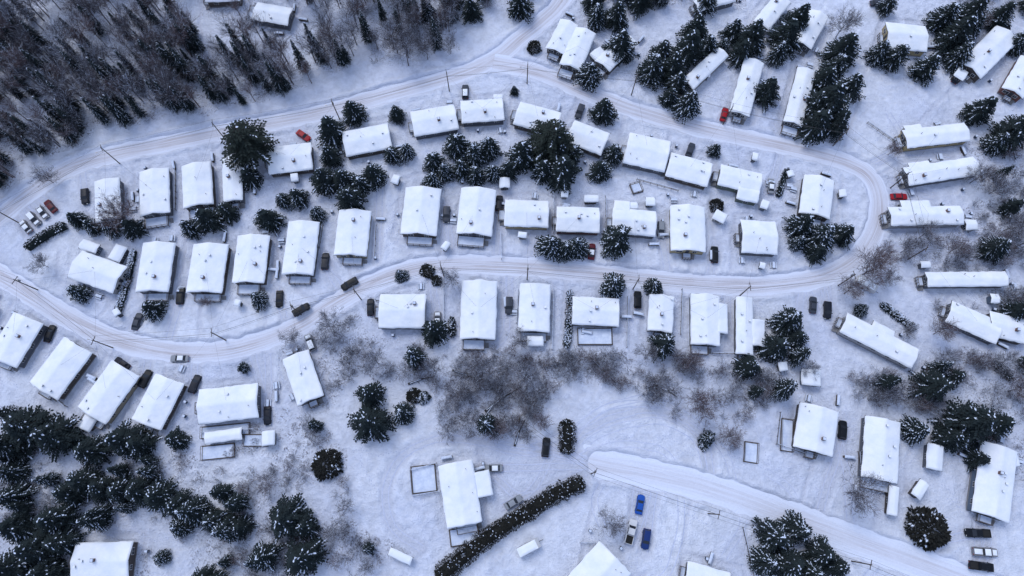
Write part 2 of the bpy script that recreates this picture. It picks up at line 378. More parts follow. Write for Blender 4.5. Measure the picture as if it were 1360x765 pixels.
# wheel tracks as flat ribbons over driveways and turning area, rut shade in their colour
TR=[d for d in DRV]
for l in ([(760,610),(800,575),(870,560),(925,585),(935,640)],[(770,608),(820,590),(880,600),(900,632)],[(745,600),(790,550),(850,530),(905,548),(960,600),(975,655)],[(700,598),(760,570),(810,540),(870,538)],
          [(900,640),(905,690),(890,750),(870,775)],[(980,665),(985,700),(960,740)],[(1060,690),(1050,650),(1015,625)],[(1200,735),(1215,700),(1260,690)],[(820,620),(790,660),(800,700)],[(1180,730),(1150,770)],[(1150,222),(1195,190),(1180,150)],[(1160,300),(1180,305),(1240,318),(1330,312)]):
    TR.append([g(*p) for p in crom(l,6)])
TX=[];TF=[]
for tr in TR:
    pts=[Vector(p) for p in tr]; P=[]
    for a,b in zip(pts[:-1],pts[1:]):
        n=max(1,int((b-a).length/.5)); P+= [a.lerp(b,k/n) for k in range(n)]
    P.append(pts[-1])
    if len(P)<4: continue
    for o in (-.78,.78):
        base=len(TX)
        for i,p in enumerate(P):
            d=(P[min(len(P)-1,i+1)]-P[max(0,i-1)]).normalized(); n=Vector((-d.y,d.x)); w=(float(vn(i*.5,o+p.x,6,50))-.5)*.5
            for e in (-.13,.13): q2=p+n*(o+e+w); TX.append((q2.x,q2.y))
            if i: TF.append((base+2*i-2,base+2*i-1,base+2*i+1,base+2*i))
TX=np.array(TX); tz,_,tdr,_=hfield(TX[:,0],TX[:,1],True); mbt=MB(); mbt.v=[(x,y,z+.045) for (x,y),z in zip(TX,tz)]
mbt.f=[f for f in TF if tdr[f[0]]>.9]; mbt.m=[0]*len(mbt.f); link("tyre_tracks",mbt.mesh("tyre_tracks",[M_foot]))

# ------------------------------------------------------------------ vegetation meshes
def diamond(mb,p,d,side,l,w,m,sag=0.0):
    t=p+d*l; mid=p+d*(l*0.5)
    mb.poly([p,mid+side*w*0.5,t-Vector((0,0,sag)),mid-side*w*0.5],m)
def conifer(seed,H=11,R=3.3,nw=24,pw=0.85,droop=0.35,snow=0.3,z0=0.08,mat=None,top=1.0):
    r=random.Random(seed); mb=MB()
    lean=Vector((r.uniform(-.3,.3),r.uniform(-.3,.3),0))
    mb.tube((0,0,-0.5),lean*0.5+Vector((0,0,H*0.5)),0.2,0.12,6,1); mb.tube(lean*0.5+Vector((0,0,H*0.5)),lean+Vector((0,0,H)),0.12,0.02,5,1)
    lob=[r.uniform(0.70,1.18) for _ in range(11)]
    for k in range(nw):
        t=(k+0.5)/nw; z=H*(z0+(1-z0)*t)
        L0=R*((1-t)**pw*top+0.02)+0.12
        if t<0.15: L0*=0.8+t
        nb=int(6+5*(1-t)); a0=r.random()*6.28
        for b in range(nb):
            if r.random()<0.06: continue
            a=a0+b/nb*6.283+r.uniform(-.25,.25)
            L=L0*r.uniform(0.68,1.2)*lob[int((a%6.283)/6.2832*11)%11]
            f=Vector((math.cos(a),math.sin(a),0)); sd=Vector((-f.y,f.x,0))
            dr=droop*r.uniform(0.5,1.4); base=lean*(t)+Vector((0,0,z))
            sn=r.random()<snow*1.9
            def pt(s): return base+f*s+Vector((0,0,0.12*s-dr*s*s/max(L,0.5)))
            mb.tube(base,pt(L*0.9),0.04,0.012,3,1)
            n=max(2,int(L/0.33))
            for i in range(n):
                s=L*(i+0.6)/n; p=pt(s); tw=0.35+0.45*(1-s/L)+0.15*min(1,L)
                tw*=min(1,0.45+L*0.35)
                for sg in (-1,1):
                    d=(f*r.uniform(0.5,0.9)+sd*sg*r.uniform(0.5,1.0)+Vector((0,0,r.uniform(-.35,.1)))).normalized()
                    sv=d.cross(Vector((r.uniform(-.4,.4),r.uniform(-.4,.4),1))).normalized()
                    diamond(mb,p,d,sv,tw*r.uniform(.8,1.2),0.28*r.uniform(.7,1.2),0,0.06)
                if sn and r.random()<0.8:
                    d=(f+sd*r.uniform(-.8,.8)+Vector((0,0,-dr*0.8*s/L))).normalized(); sv=d.cross(Vector((0,0,1))).normalized()
                    diamond(mb,p-d*0.15+Vector((0,0,0.1)),d,sv,r.uniform(.28,.62),r.uniform(.12,.29),2,0.02)
    for i in range(90):
        t=r.random()**1.3; a=r.random()*6.28; rr=R*((1-t)**pw)*r.uniform(0.1,0.5)
        p=Vector((math.cos(a)*rr,math.sin(a)*rr,H*(z0+(1-z0)*t)*0.95)); d=Vector((math.cos(a),math.sin(a),-.3)).normalized()
        diamond(mb,p,d,d.cross(Vector((0,0,1))).normalized(),0.9,0.6,0)
    return mb.mesh("conifer_mesh_%d"%seed,[mat or M_need,M_bark,M_snow])
CON=[conifer(1,11,3.3,24,0.85,0.35,0.17),conifer(2,11,3.3,22,0.7,0.45,0.32),conifer(3,11,3.2,24,1.0,0.3,0.12),
     conifer(4,11,3.4,20,0.75,0.5,0.46),conifer(5,11,3.2,24,0.9,0.3,0.25),conifer(6,11,3.4,22,0.65,0.4,0.14)]
PINE=[conifer(11,11,3.4,20,0.5,0.1,0.06,0.3,M_need2),conifer(12,11,3.4,20,0.45,0.05,0.11,0.25,M_need2)]

def bare(seed,H,spread,limbs,mat,levels=3,snow=0.12,kid=4,tw=0.022,trunkf=0.25):
    r=random.Random(seed); mb=MB()
    def rec(p,d,L,rad,lv):
        n=2; q=p
        for i in range(n):
            d2=(d+Vector((r.gauss(0,.13),r.gauss(0,.13),r.gauss(0.04,.1)))).normalized()
            e=q+d2*L/n; m=1 if (r.random()<snow) else 0
            mb.tube(q,e,rad*(1-0.3*i),rad*(0.7-0.3*i) if lv else rad*0.5,3 if lv<3 else 4,m); 
            if lv>0:
                for _ in range(kid if i==n-1 else kid-2):
                    a=r.random()*6.28; o=d2.orthogonal().normalized(); o=Matrix.Rotation(a,3,d2)@o
                    dd=(d2*r.uniform(.6,1.0)+o*r.uniform(.45,.9)+Vector((0,0,.12))).normalized()
                    rec(q+(e-q)*r.uniform(.3,1),dd,L*r.uniform(.5,.75),max(tw,rad*0.5),lv-1)
            q=e; d=d2
    th=H*trunkf; top=Vector((r.uniform(-.2,.2),r.uniform(-.2,.2),th))
    if th>0.3:
        mb.tube((0,0,-0.4),top,0.03*H*0.45,0.02*H*0.45,6,0)
    for i in range(limbs):
        a=i/limbs*6.283+r.uniform(-.4,.4); el=r.uniform(.3,1.0)
        d=Vector((math.cos(a)*spread*el,math.sin(a)*spread*el,1)).normalized()
        rec(top*r.uniform(.6,1) if th>0.3 else Vector((0,0,-.1)),d,H*0.36,0.009*H*0.6,levels)
    if th>0.3: rec(top,Vector((0,0,1)),H*0.4,0.012*H*0.6,levels)
    return mb.mesh("bare_mesh_%d"%seed,[mat,M_snow])
BARE=[bare(21,9,1.0,6,M_twig,3,.14),bare(22,9,1.2,7,M_twig2,3,.1),bare(23,9,0.9,6,M_twig,3,0.24)]
SAP=[bare(25,7,1.1,6,M_twig,2,0.18,5,0.021,.12),bare(26,7,1.3,7,M_twig,2,0.26,5,0.021,.1),bare(27,7,1.0,6,M_twig2,2,0.18,5,0.021,.12)]
TALL=[bare(31,13,0.35,5,M_twig,2,0.12,5,0.026,0.4),bare(32,13,0.45,5,M_twig,2,0.18,5,0.026,0.35),bare(33,12,0.3,4,M_twig2,2,0.12,5,0.026,0.45)]
SHR=[bare(41,3.0,1.3,9,M_twig,2,0.22,3,0.017,0),bare(42,2.8,1.6,9,M_twig2,2,0.2,3,0.017,0),bare(43,3.2,1.1,8,M_twig,2,0.3,3,0.017,0)]

def bush(seed,snow,mat=None,N=1500):
    r=random.Random(seed); mb=MB()
    rr=[r.uniform(.75,1.12) for _ in range(12)]
    for i in range(N):
        z=r.random(); a=r.random()*6.283; k=a/6.283*12; k0=int(k)%12; f=rr[k0]*(1-(k%1))+rr[(k0+1)%12]*(k%1)
        rad=math.sqrt(max(0,1-z*z))*f*(r.random()**0.25)
        p=Vector((math.cos(a)*rad,math.sin(a)*rad,z*1.05+r.uniform(-.08,.05)))
        d=Vector((math.cos(a)+r.uniform(-.7,.7),math.sin(a)+r.uniform(-.7,.7),r.uniform(-.2,.8))).normalized()
        sv=d.cross(Vector((r.uniform(-1,1),r.uniform(-1,1),1))).normalized()
        m=1 if (r.random()<snow*2 and z>.3 and float(vn(p.x*10,p.y*10,3,seed))>.5) else 0
        if m: d.z*=.3; sv=d.cross(Vector((0,0,1))).normalized(); p.z+=.03
        diamond(mb,p,d,sv,r.uniform(.12,.26),r.uniform(.07,.15),m)
    return mb.mesh("bush_mesh_%d"%seed,[mat or M_hedge,M_snow])
BUSH=[bush(51,.07),bush(52,.18,M_need),bush(53,.3,M_need)]

# ------------------------------------------------------------------ houses
HC_LIST=[]
def house(name,x1,y1,x2,y2,wpx,wall='grey',deck=True,Hw=3.0,wing=None,small=False,seed=0,chim=None,rise=None):
    r=random.Random(seed*7+int(x1)); zt=Hw+0.8
    a=Vector(g(x1,y1,zt)); b=Vector(g(x2,y2,zt)); c=(a+b)/2; d=b-a; L=d.length; d.normalize()
    mx,my=(x1+x2)/2,(y1+y2)/2; pl=math.hypot(x2-x1,y2-y1); nxp,nyp=-(y2-y1)/pl,(x2-x1)/pl
    e1=Vector(g(mx+nxp*wpx/2,my+nyp*wpx/2,zt)); e2=Vector(g(mx-nxp*wpx/2,my-nyp*wpx/2,zt)); W=(e1-e2).length
    rz=math.atan2(d.y,d.x)+math.pi/2
    root=bpy.data.objects.new(name,None); scene.collection.objects.link(root)
    root.location=(c.x,c.y,0); root.rotation_euler=(0,0,rz)
    HC_LIST.append((c.x,c.y,max(W,L)/2+0.5,W/2+0.6,L/2+0.6,rz))
    if rise is None: rise=0.16*W
    parts(root,W,L,0,0,Hw,rise,wall,r,small)
    if wing:
        for (ox,oy,w2,l2,h2) in wing:
            parts(root,w2,l2,ox*W,oy*L,h2,0.1*w2,wall,r,True,'wing_')
    front=-L/2+0.35
    if chim is None: chim=r.random()<0.45
    if chim and not small:
        mb=MB(); cx=r.uniform(-.25,.25)*W; cy=r.uniform(-.3,.3)*L; zc=Hw+rise*(1-abs(cx)/(W/2))
        mb.box((cx,cy,zc+0.45),(0.7,0.7,1.3),0); mb.box((cx,cy,zc+1.14),(0.82,0.82,0.1),1); mb.box((cx,cy,zc+1.26),(0.6,0.6,0.14),2)
        link("chimney",mb.mesh("chimney",[M_brick,M_found,M_snow]),root)
    if not small:
        mb=MB()
        for i in range(r.choice((2,3,4))):
            vx=r.uniform(-.4,.4)*W; vy=r.uniform(-.42,.42)*L; zc=Hw+0.1+rise*(1-abs(vx)/(W/2))
            if r.random()<.5: mb.tube((vx,vy,zc),(vx,vy,zc+0.75),0.09,0.09,8,0,True)
            else:
                mb.box((vx,vy,zc+0.35),(0.4,0.4,0.5),0); mb.box((vx,vy,zc+0.65),(0.48,0.48,0.12),1)
        link("roof_vents",mb.mesh("roof_vents",[M_metal,M_roof]),root)
    if not small:
        mb=MB()
        if deck: dw=W*r.uniform(.55,.85); dd=r.uniform(2.2,3.2)
        else: dw=r.uniform(2.2,3.4); dd=r.uniform(1.4,2.0)
        dx=r.uniform(-1,1)*(W*.9-dw)/2 if deck else 0
        yc=front-dd/2; zf=0.95
        mb.box((dx,yc-.01,zf),(dw,dd,0.14),0)
        mb.box((dx,yc-.05,zf+0.17),(dw-0.25,dd-0.25,0.2),1)
        n=max(3,int(dw/1.4))
        for i in range(n+1):
            px=dx-dw/2+0.06+(dw-.12)*i/n; mb.box((px,front-dd+.06,0.7),(0.1,0.1,2.5),0)
        for sx in (-1,1):
            mb.box((dx+sx*(dw/2-.06),front-dd/2-.03,1.92),(0.09,dd-.2,0.09),0)
            mb.box((dx+sx*(dw/2-.06),front-dd/2-.03,1.45),(0.05,dd-.2,0.06),0)
        mb.box((dx,front-dd+.06,2.0),(dw-.24,0.12,0.08),0); mb.box((dx,front-dd+.06,1.45),(dw-.24,0.05,0.06),0)
        sx=dx+dw/2+0.55
        for i in range(4): mb.box((sx,front-dd*.5+.5-i*0.3,0.78-i*0.2),(1.05,0.31,0.16),2)
        link("front_deck",mb.mesh("front_deck",[M_wood,M_snow,M_found]),root)
    return root
def parts(root,W,L,ox,oy,Hw,rise,wall,r,small,pre=''):
    hw=W/2-0.42; hl=L/2-0.38; zr=Hw+rise-0.06; ze=Hw+rise*(0.42/(W/2))-0.06
    mb=MB(); B=-0.5
    def P(x,y,z): return (ox+x,oy+y,z)
    mb.poly([P(-hw,-hl,B),P(hw,-hl,B),P(hw,-hl,ze),P(0,-hl,zr),P(-hw,-hl,ze)])
    mb.poly([P(hw,hl,B),P(-hw,hl,B),P(-hw,hl,ze),P(0,hl,zr),P(hw,hl,ze)])
    mb.poly([P(hw,-hl,B),P(hw,hl,B),P(hw,hl,ze),P(hw,-hl,ze)])
    mb.poly([P(-hw,hl,B),P(-hw,-hl,B),P(-hw,-hl,ze),P(-hw,hl,ze)])
    link(pre+"walls",mb.mesh("walls",[WALLS[wall]]),root)
    if not small:
        mb=MB(); mb.box((ox,oy,0.05),(2*hw+0.06,2*hl+0.06,1.0)); link(pre+"foundation",mb.mesh("foundation",[M_found]),root)
    mb=MB()
    for s in (-1,1):
        x0,x1=0,s*W/2; t=0.2
        a=[P(x0,-L/2,Hw+rise),P(x1,-L/2,Hw),P(x1,L/2,Hw),P(x0,L/2,Hw+rise)]
        bt=[(p[0],p[1],p[2]-t) for p in a]
        mb.poly(a if s<0 else a[::-1]); mb.poly(bt); 
        for i in (0,1,2): mb.poly([a[i],a[i+1],bt[i+1],bt[i]])
    link(pre+"roof",mb.mesh("roof",[M_fascia]),root)
    nx=max(10,int(W/0.35)); nyy=max(10,int(L/0.4)); th=r.uniform(.2,.36); sd=r.randint(0,99)
    gx=np.linspace(-1,1,nx+1); gy=np.linspace(-1,1,nyy+1)
    gx=np.sign(gx)*(1-(1-np.abs(gx))**1.25); gy=np.sign(gy)*(1-(1-np.abs(gy))**1.25)
    GX,GY=np.meshgrid(gx*(W/2+.02),gy*(L/2+.02))
    base=Hw+0.015+rise*(1-np.sqrt(GX**2+0.01)/(W/2))
    ed=np.minimum(W/2+.02-np.abs(GX),L/2+.02-np.abs(GY)); e=np.clip(ed/0.3,0,1)
    T=th*np.sqrt(1-(1-e)**2)*(0.7+0.6*vn(GX,GY,1.7,sd))+0.07*e*(vn(GX,GY,0.6,sd+1)-.5)
    GZ=base+T+np.where(e<=0,-0.02,0)
    in_x=(ed<=0.001)
    GX2=GX+np.where(in_x,0.16*(vn(GY,GX,1.2,sd+2)-.6)*np.sign(GX),0); GY2=GY+np.where(in_x,0.16*(vn(GX,GY,1.2,sd+3)-.6)*np.sign(GY),0)
    rows=[[P(GX2[j,i],GY2[j,i],GZ[j,i]) for i in range(nx+1)] for j in range(nyy+1)]
    mb=MB(); mb.grid(rows); link(pre+"roof_snow",mb.mesh("roof_snow",[M_roof],True),root)
    mb=MB(); wz=2.05 if not small else 1.4
    if Hw>2.2:
        for s in (-1,1):
            n=max(1,int(2*hl/3.4))
            for i in range(n):
                y=-hl+2*hl*(i+.5)/n; x=s*(hw+.03)
                mb.box(P(x,y,wz),(0.08,1.3,1.05),0); mb.box(P(x+s*.025,y,wz),(0.08,1.12,0.88),1); mb.box(P(x+s*.045,y,wz),(0.07,0.05,0.88),0)
        for s in (-1,1):
            for fx in (-.5,.45):
                x=fx*hw; y=s*(hl+.03); ww=1.5 if fx<0 else 1.0
                if ww>hw: continue
                mb.box(P(x,y,wz),(ww+.18,0.08,1.15),0); mb.box(P(x,y+s*.025,wz),(ww,0.08,0.95),1); mb.box(P(x,y+s*.045,wz),(0.05,0.07,0.95),0)
        link(pre+"windows",mb.mesh("windows",[M_frame,M_glass]),root)
        mb=MB(); y=-(hl+.03); mb.box(P(0,y,1.95 if not small else 1.0),(0.95,0.07,2.05),0); mb.box(P(0,y-.03,2.3 if not small else 1.4),(0.4,0.06,0.6),1)
        link(pre+"door",mb.mesh("door",[M_fascia,M_glass]),root)

for i,(x1,y1,x2,y2,w,wl,dk,wg) in enumerate(HS):
    house(BH,x1,y1,x2,y2,w,wl,bool(dk),3.0,wg,False,i)
NB=len(HC_LIST)
SH=[(1245,590,1243,624,22),(1231,640,1218,660,16),(516,732,546,746,12),(1079,490,1079,512,26),(355,572,355,592,18),(795,262,776,262,10),(848,272,834,272,10),(871,266,858,266,12),
 (670,234,670,248,14),(1190,645,1187,685,14),(1300,297,1284,297,14),(128,330,105,322,14),(160,325,148,345,16),(120,552,108,570,18),(965,290,950,282,14),(1022,272,1012,268,12),(945,95,925,90,12),(1285,100,1272,92,14),(790,65,800,75,18),(1010,350,1018,352,8),(722,452,700,452,14),(1130,120,1120,140,14),(655,128,668,128,10),(320,575,270,582,16),(1345,600,1350,620,16),
 (520,235,530,238,12),(595,320,588,330,9),(385,235,395,233,11),(1000,205,1008,207,10),(1050,225,1053,233,9),(1120,250,1122,260,10),(1318,395,1330,396,12),(1225,350,1238,350,9),(1040,480,1043,492,12),(905,300,912,300,8),(310,400,318,402,9),(150,410,155,418,9),(688,310,700,311,8),(745,255,755,256,10)]
for i,(x1,y1,x2,y2,w) in enumerate(SH):
    house("garden_shed",x1,y1,x2,y2,w,('grey','brown','white','blue')[i%4],False,2.3,None,True,200+i,False)

# ------------------------------------------------------------------ cars
def paint(nm,c):
    m,nt,b=new_mat("car_paint_"+nm); oc=objco(nt); n=noise(nt,2.5,5,0.6,oc)
    f=ramp(nt,n.outputs[0],[(0.6,0.0),(0.9,0.2)])
    col=mixc(nt,f.outputs[0],c,(0.35,0.39,0.48)) # road salt film
    nt.links.new(col,b.inputs["Base Color"]); b.inputs["Roughness"].default_value=0.4; b.inputs["Specular IOR Level"].default_value=0.2
    return m
PAINT={k:paint(k,c) for k,c in dict(black=(0.006,0.008,0.012),dark=(0.012,0.015,0.025),grey=(0.045,0.053,0.072),silver=(0.26,0.28,0.31),red=(0.34,0.012,0.02),
   maroon=(0.10,0.012,0.02),blue=(0.012,0.08,0.38),navy=(0.012,0.035,0.15),white=(0.62,0.63,0.65),snow=(0.2,0.2,0.22)).items()}
M_head=simple("headlamp",(0.6,0.6,0.58),0.2,0.1); M_tail=simple("tail_lamp",(0.3,0.01,0.01),0.3,0.1)
CC={}
def car_mesh(kind,col,snowy):
    key=(kind,col,snowy)
    if key in CC: return CC[key]
    mb=MB()
    if kind=='sedan': LN,HWD,belt,roof=2.3,0.9,0.92,1.44; prof=[(-2.3,.8,.5,.78),(-2.15,.86,.3,.92),(-1.5,.9,.28,.98),(0,.91,.28,.95),(1.2,.9,.28,.93),(1.9,.87,.28,.84),(2.2,.8,.3,.72),(2.32,.7,.42,.6)]; gh=[(-1.75,.80),(-1.15,.62),(0.25,.62),(1.05,.80)]
    elif kind=='suv': LN,HWD,belt,roof=2.35,0.95,1.08,1.72; prof=[(-2.35,.86,.5,1.0),(-2.28,.9,.35,1.08),(-1.5,.95,.34,1.12),(0,.95,.34,1.1),(1.1,.94,.34,1.08),(1.9,.92,.34,1.0),(2.25,.84,.36,.85),(2.36,.74,.5,.7)]; gh=[(-2.2,.85),(-1.9,.68),(0.3,.68),(1.1,.85)]
    else: LN,HWD,belt,roof=2.9,1.0,1.15,1.85; prof=[(-2.9,.95,.5,1.12),(-2.85,.98,.42,1.15),(-1,.99,.4,1.15),(0,1.0,.4,1.15),(1.3,1.0,.4,1.15),(2.3,.97,.4,1.1),(2.75,.92,.42,1.0),(2.88,.82,.5,.85)]; gh=[(-0.75,.9),(-0.6,.74),(0.75,.74),(1.45,.9)]
    rows=[]
    for x,w,zl,zt in prof:
        rows.append([(x,-w*.85,zl),(x,-w,zl+.15),(x,-w,(zl+zt)/2+.05),(x,-w*.96,zt-.06),(x,-w*.86,zt),(x,0,zt+.03),(x,w*.86,zt),(x,w*.96,zt-.06),(x,w,(zl+zt)/2+.05),(x,w,zl+.15),(x,w*.85,zl)])
    mb.grid(rows,0); mb.poly(rows[0],0); mb.poly(rows[-1][::-1],0)
    mb.poly([rows[0][0],rows[0][-1],rows[-1][-1],rows[-1][0]],3)
    (xa,wa),(xb,wb),(xc,wc),(xd,wd)=gh; zb=belt-0.02
    A=[(xa,-wa,zb),(xa,wa,zb),(xd,wd,zb),(xd,-wd,zb)]; T=[(xb,-wb,roof-.04),(xb,wb,roof-.04),(xc,wc,roof-.04),(xc,-wc,roof-.04)]
    for i in range(4): mb.poly([A[i],A[(i+1)%4],T[(i+1)%4],T[i]],1)
    for i in range(4): mb.tube(A[i],T[i],0.06,0.05,5,0)
    for s in (-1,1):
        xm=(xa+xd)/2-.1; mb.tube((xm,s*wa*1.0,zb),(xm+.02,s*wb,roof-.04),0.05,0.05,4,0)
    rr=[]
    for i in range(5):
        x=xb-.05+(xc-xb+.1)*i/4; rr.append([(x,(k/4*2-1)*(wb+.03),roof-.03+.06*(1-(k/2-1)**2)*(1-((i/2-1)**2)*.5)) for k in range(5)])
    mb.grid(rr,0)
    if kind=='pickup':
        mb.box((-1.85,0,1.16),(1.85,1.6,0.06),3)
        for s in (-1,1): mb.box((-1.85,s*.88,1.24),(2.0,.14,.12),0)
        mb.box((-2.83,0,1.22),(.1,1.66,.14),0)
    wx=LN*0.64
    for sx in (-1,1):
        for sy in (-1,1):
            mb.tube((sx*wx,sy*(HWD-.2),.34),(sx*wx,sy*(HWD+.02),.34),.34,.34,14,3,True)
            mb.tube((sx*wx,sy*(HWD-.0),.34),(sx*wx,sy*(HWD+.035),.34),.2,.18,10,4,True)
    for s in (-1,1):
        mb.box((prof[-2][0]+.04,s*.62,prof[-2][3]-.1),(.16,.34,.14),5); mb.box((prof[0][0]-.01,s*.66,prof[0][3]-.12),(.08,.26,.16),6)
        mb.box((xd-.25,s*(HWD+.08),belt+.05),(.14,.2,.13),0)
    mb.box((prof[-1][0]+.01,0,.5),(.06,.7,.12),3)
    if snowy:
        for (x0,x1,w,z) in ((xb,xc,wb-.02,roof+.02),(xd+.12,LN-.35,.62,prof[4][3]+.02),(-LN+.2,xa-.05,.62,prof[1][3]+.03)):
            if x1-x0<.25: continue
            if snowy==1 and z<roof: continue
            G=[]
            for i in range(7):
                row=[]
                for k in range(7):
                    e=min(1,min(i,6-i)/1.5)*min(1,min(k,6-k)/1.5)
                    row.append((x0+(x1-x0)*i/6,(k/3-1)*w,z+.02+.12*e))
                G.append(row)
            mb.grid(G,7)
    me=mb.mesh("car_%s_%s"%(kind,col),[PAINT[col],M_glass,M_glass,M_rub,M_metal,M_head,M_tail,M_roof],False)
    CC[key]=me; return me
for i,(u,v,a,c,k) in enumerate(CARS):
    p=g(u,v,0.8); q=g(u+12*math.sin(math.radians(a)),v-12*math.cos(math.radians(a)),0.8)
    rz=math.atan2(q[1]-p[1],q[0]-p[0])+(math.pi if (i%3==0) else 0)
    d,_=near_road(p); z=float(roadz(p[0],p[1])) if d<2.6 else hz(*p)
    sn=2 if c in('snow',) else (0 if c in ('red','blue','black') else R_.choice((0,1,0,2 if c=='silver' else 0)))
    nm={'sedan':'parked_car','suv':'parked_suv','pickup':'pickup_truck'}[k]
    link(nm,car_mesh(k,c,sn),None,(p[0],p[1],z-.02),rz)
def trailer(u,v,a):
    p=g(u,v,1.5); q=g(u+12*math.sin(math.radians(a)),v-12*math.cos(math.radians(a)),1.5); rz=math.atan2(q[1]-p[1],q[0]-p[0])
    mb=MB(); L,W,H=5.6,2.2,2.5
    prof=[(-L/2,.6),(-L/2,H-.3),(-L/2+.4,H),(L/2-.7,H),(L/2,H-.8),(L/2,.9),(L/2-.5,.6)]
    mb.poly([(x,-W/2,z) for x,z in prof]); mb.poly([(x,W/2,z) for x,z in prof][::-1])
    for i in range(len(prof)):
        a1=prof[i]; b1=prof[(i+1)%len(prof)]; mb.poly([(a1[0],-W/2,a1[1]),(a1[0],W/2,a1[1]),(b1[0],W/2,b1[1]),(b1[0],-W/2,b1[1])])
    for s in (-1,1):
        mb.tube((-.2,s*.95,.35),(-.2,s*1.12,.35),.35,.35,12,2,True)
        for x in (-1.6,0.6): mb.box((x,s*(W/2+.01),1.7),(1.0,.06,.6),1)
    mb.tube((L/2,0,.6),(L/2+1.1,0,.5),.06,.06,5,2)
    G=[[(-L/2+.1+(L-.9)*i/9,(k/4-1)*(W/2-.05),H+.02+.25*min(1,min(i,9-i)/1.5)*min(1,min(k,8-k)/1.5)) for k in range(9)] for i in range(10)]
    mb.grid(G,3)
    link("camper_trailer",mb.mesh("camper_trailer",[M_frame,M_glass,M_rub,M_roof]),None,(p[0],p[1],hz(*p)),rz)
trailer(702,727,62); trailer(1150,378,120)

# ------------------------------------------------------------------ trees
def blocked(x,y,pad=0.0):
    for cx,cy,rm,hw,hl,rz in HC_LIST:
        dx,dy=x-cx,y-cy
        if dx*dx+dy*dy>(rm+pad)**2*2: continue
        c,s=math.cos(-rz),math.sin(-rz); lx,ly=dx*c-dy*s,dx*s+dy*c
        if abs(lx)<hw+pad and abs(ly)<hl+pad: return True
    return False
TREES=[(330,192,33,'p'),(438,172,21,0),(468,148,17,0),(526,150,13,2),(430,238,20,2),(455,238,18,0),(478,245,16,1),(465,262,19,5),(495,232,17,0),(437,205,16,2),
(540,200,13,3),(520,205,13,1),(575,215,15,1),(590,228,14,3),(605,192,18,1),(612,222,15,4),(630,205,17,3),(650,195,16,1),(655,228,14,3),(575,238,14,3),(632,232,14,1),
(693,205,23,4),(735,190,28,'p'),(748,225,25,0),(722,225,18,4),(745,205,20,2),(802,145,18,0),(815,205,15,1),(797,225,15,0),(709,63,10,'b'),(785,98,18,3),(825,60,22,4),(820,18,18,0),(793,20,16,1),
(868,92,20,1),(895,88,21,2),(916,62,24,0),(925,38,20,2),(915,135,19,3),(890,128,14,0),(1000,48,22,2),(985,68,17,0),(1020,120,19,0),(1045,48,22,0),(1062,25,20,2),(1120,65,22,0),(1100,135,30,2),(1085,165,22,0),(1112,162,20,5),(1130,115,20,4),(1095,105,18,0),
(1190,75,18,1),(1168,70,16,3),(1232,88,18,4),(1272,45,26,2),(1290,18,24,0),(1255,22,20,1),(1275,72,18,3),(1305,145,20,0),(1345,175,24,5),(1325,190,16,3),(1345,275,14,0),(1325,330,17,1),(952,272,10,'b'),(950,198,10,4),
(733,325,19,3),(765,328,18,3),(750,333,14,1),(820,318,22,1),(1065,298,20,4),(1090,312,22,3),(1122,310,17,4),(1085,335,15,0),(1060,322,12,3),(576,437,20,2),(531,365,11,3),(567,360,11,'b'),(580,372,8,'b'),(815,380,19,3),(868,380,14,1),(882,457,20,4),
(1050,425,21,1),(1030,460,20,0),(995,488,19,2),(1058,448,16,0),(1352,413,18,0),(1240,513,22,5),(1268,500,15,0),(1290,560,32,5),(1322,562,24,0),(1262,580,20,2),(1220,572,19,3),(1235,703,28,'b'),(1300,610,16,0),
(490,522,20,2),(490,560,26,5),(535,547,16,1),(549,525,11,'b'),(563,528,9,'b'),(432,617,21,'b'),(342,396,13,3),(202,411,15,4),(104,388,15,3),(355,290,18,0),(275,290,19,0),(250,302,15,4),(300,280,14,5),(395,262,15,4),(420,283,12,3),(375,265,12,1),(330,235,16,0),
(100,290,13,4),(120,300,13,4),(145,300,14,1),(175,302,16,0),(160,585,26,2),(185,590,20,0),(120,600,22,5),(35,568,30,5),(70,578,28,2),(10,590,24,0),(15,625,18,1),(232,583,15,0),
(380,690,26,5),(400,740,28,0),(350,740,22,4),(405,700,20,2),(215,740,11,3),(940,583,12,3),(936,590,9,'b'),(323,488,9,4),(1030,712,24,4),(1060,705,22,1),(1092,735,22,0),(1050,748,24,0),(1112,752,20,2),(1020,748,20,1),(1080,760,20,4),
(110,640,22,0),(135,648,20,2),(160,652,20,0),(185,652,20,5),(210,660,22,0),(235,672,20,2),(258,680,20,0),(282,692,20,4),(305,698,18,2),(90,655,22,2),(70,690,24,0),(45,730,28,2),(80,720,22,5),(20,700,24,0),(15,755,26,0),(60,760,24,2),(240,700,16,3),(320,700,16,0),(15,660,20,1),
(790,-5,18,0),(850,-5,20,2),(690,5,18,1),(625,10,16,2),(598,15,14,1),(570,20,15,3),(600,-8,16,0),(940,0,18,4),(1330,20,18,0),(1355,55,16,3),(960,60,10,3),(683,120,7,2),(1145,410,10,3),(1180,5,14,4),
(880,70,18,0),(900,110,17,4),(940,60,16,1),(975,40,16,4),(1035,70,15,1),(1085,140,18,1),(1110,90,17,1),(715,190,16,1),(675,225,14,0),(760,205,16,1)]
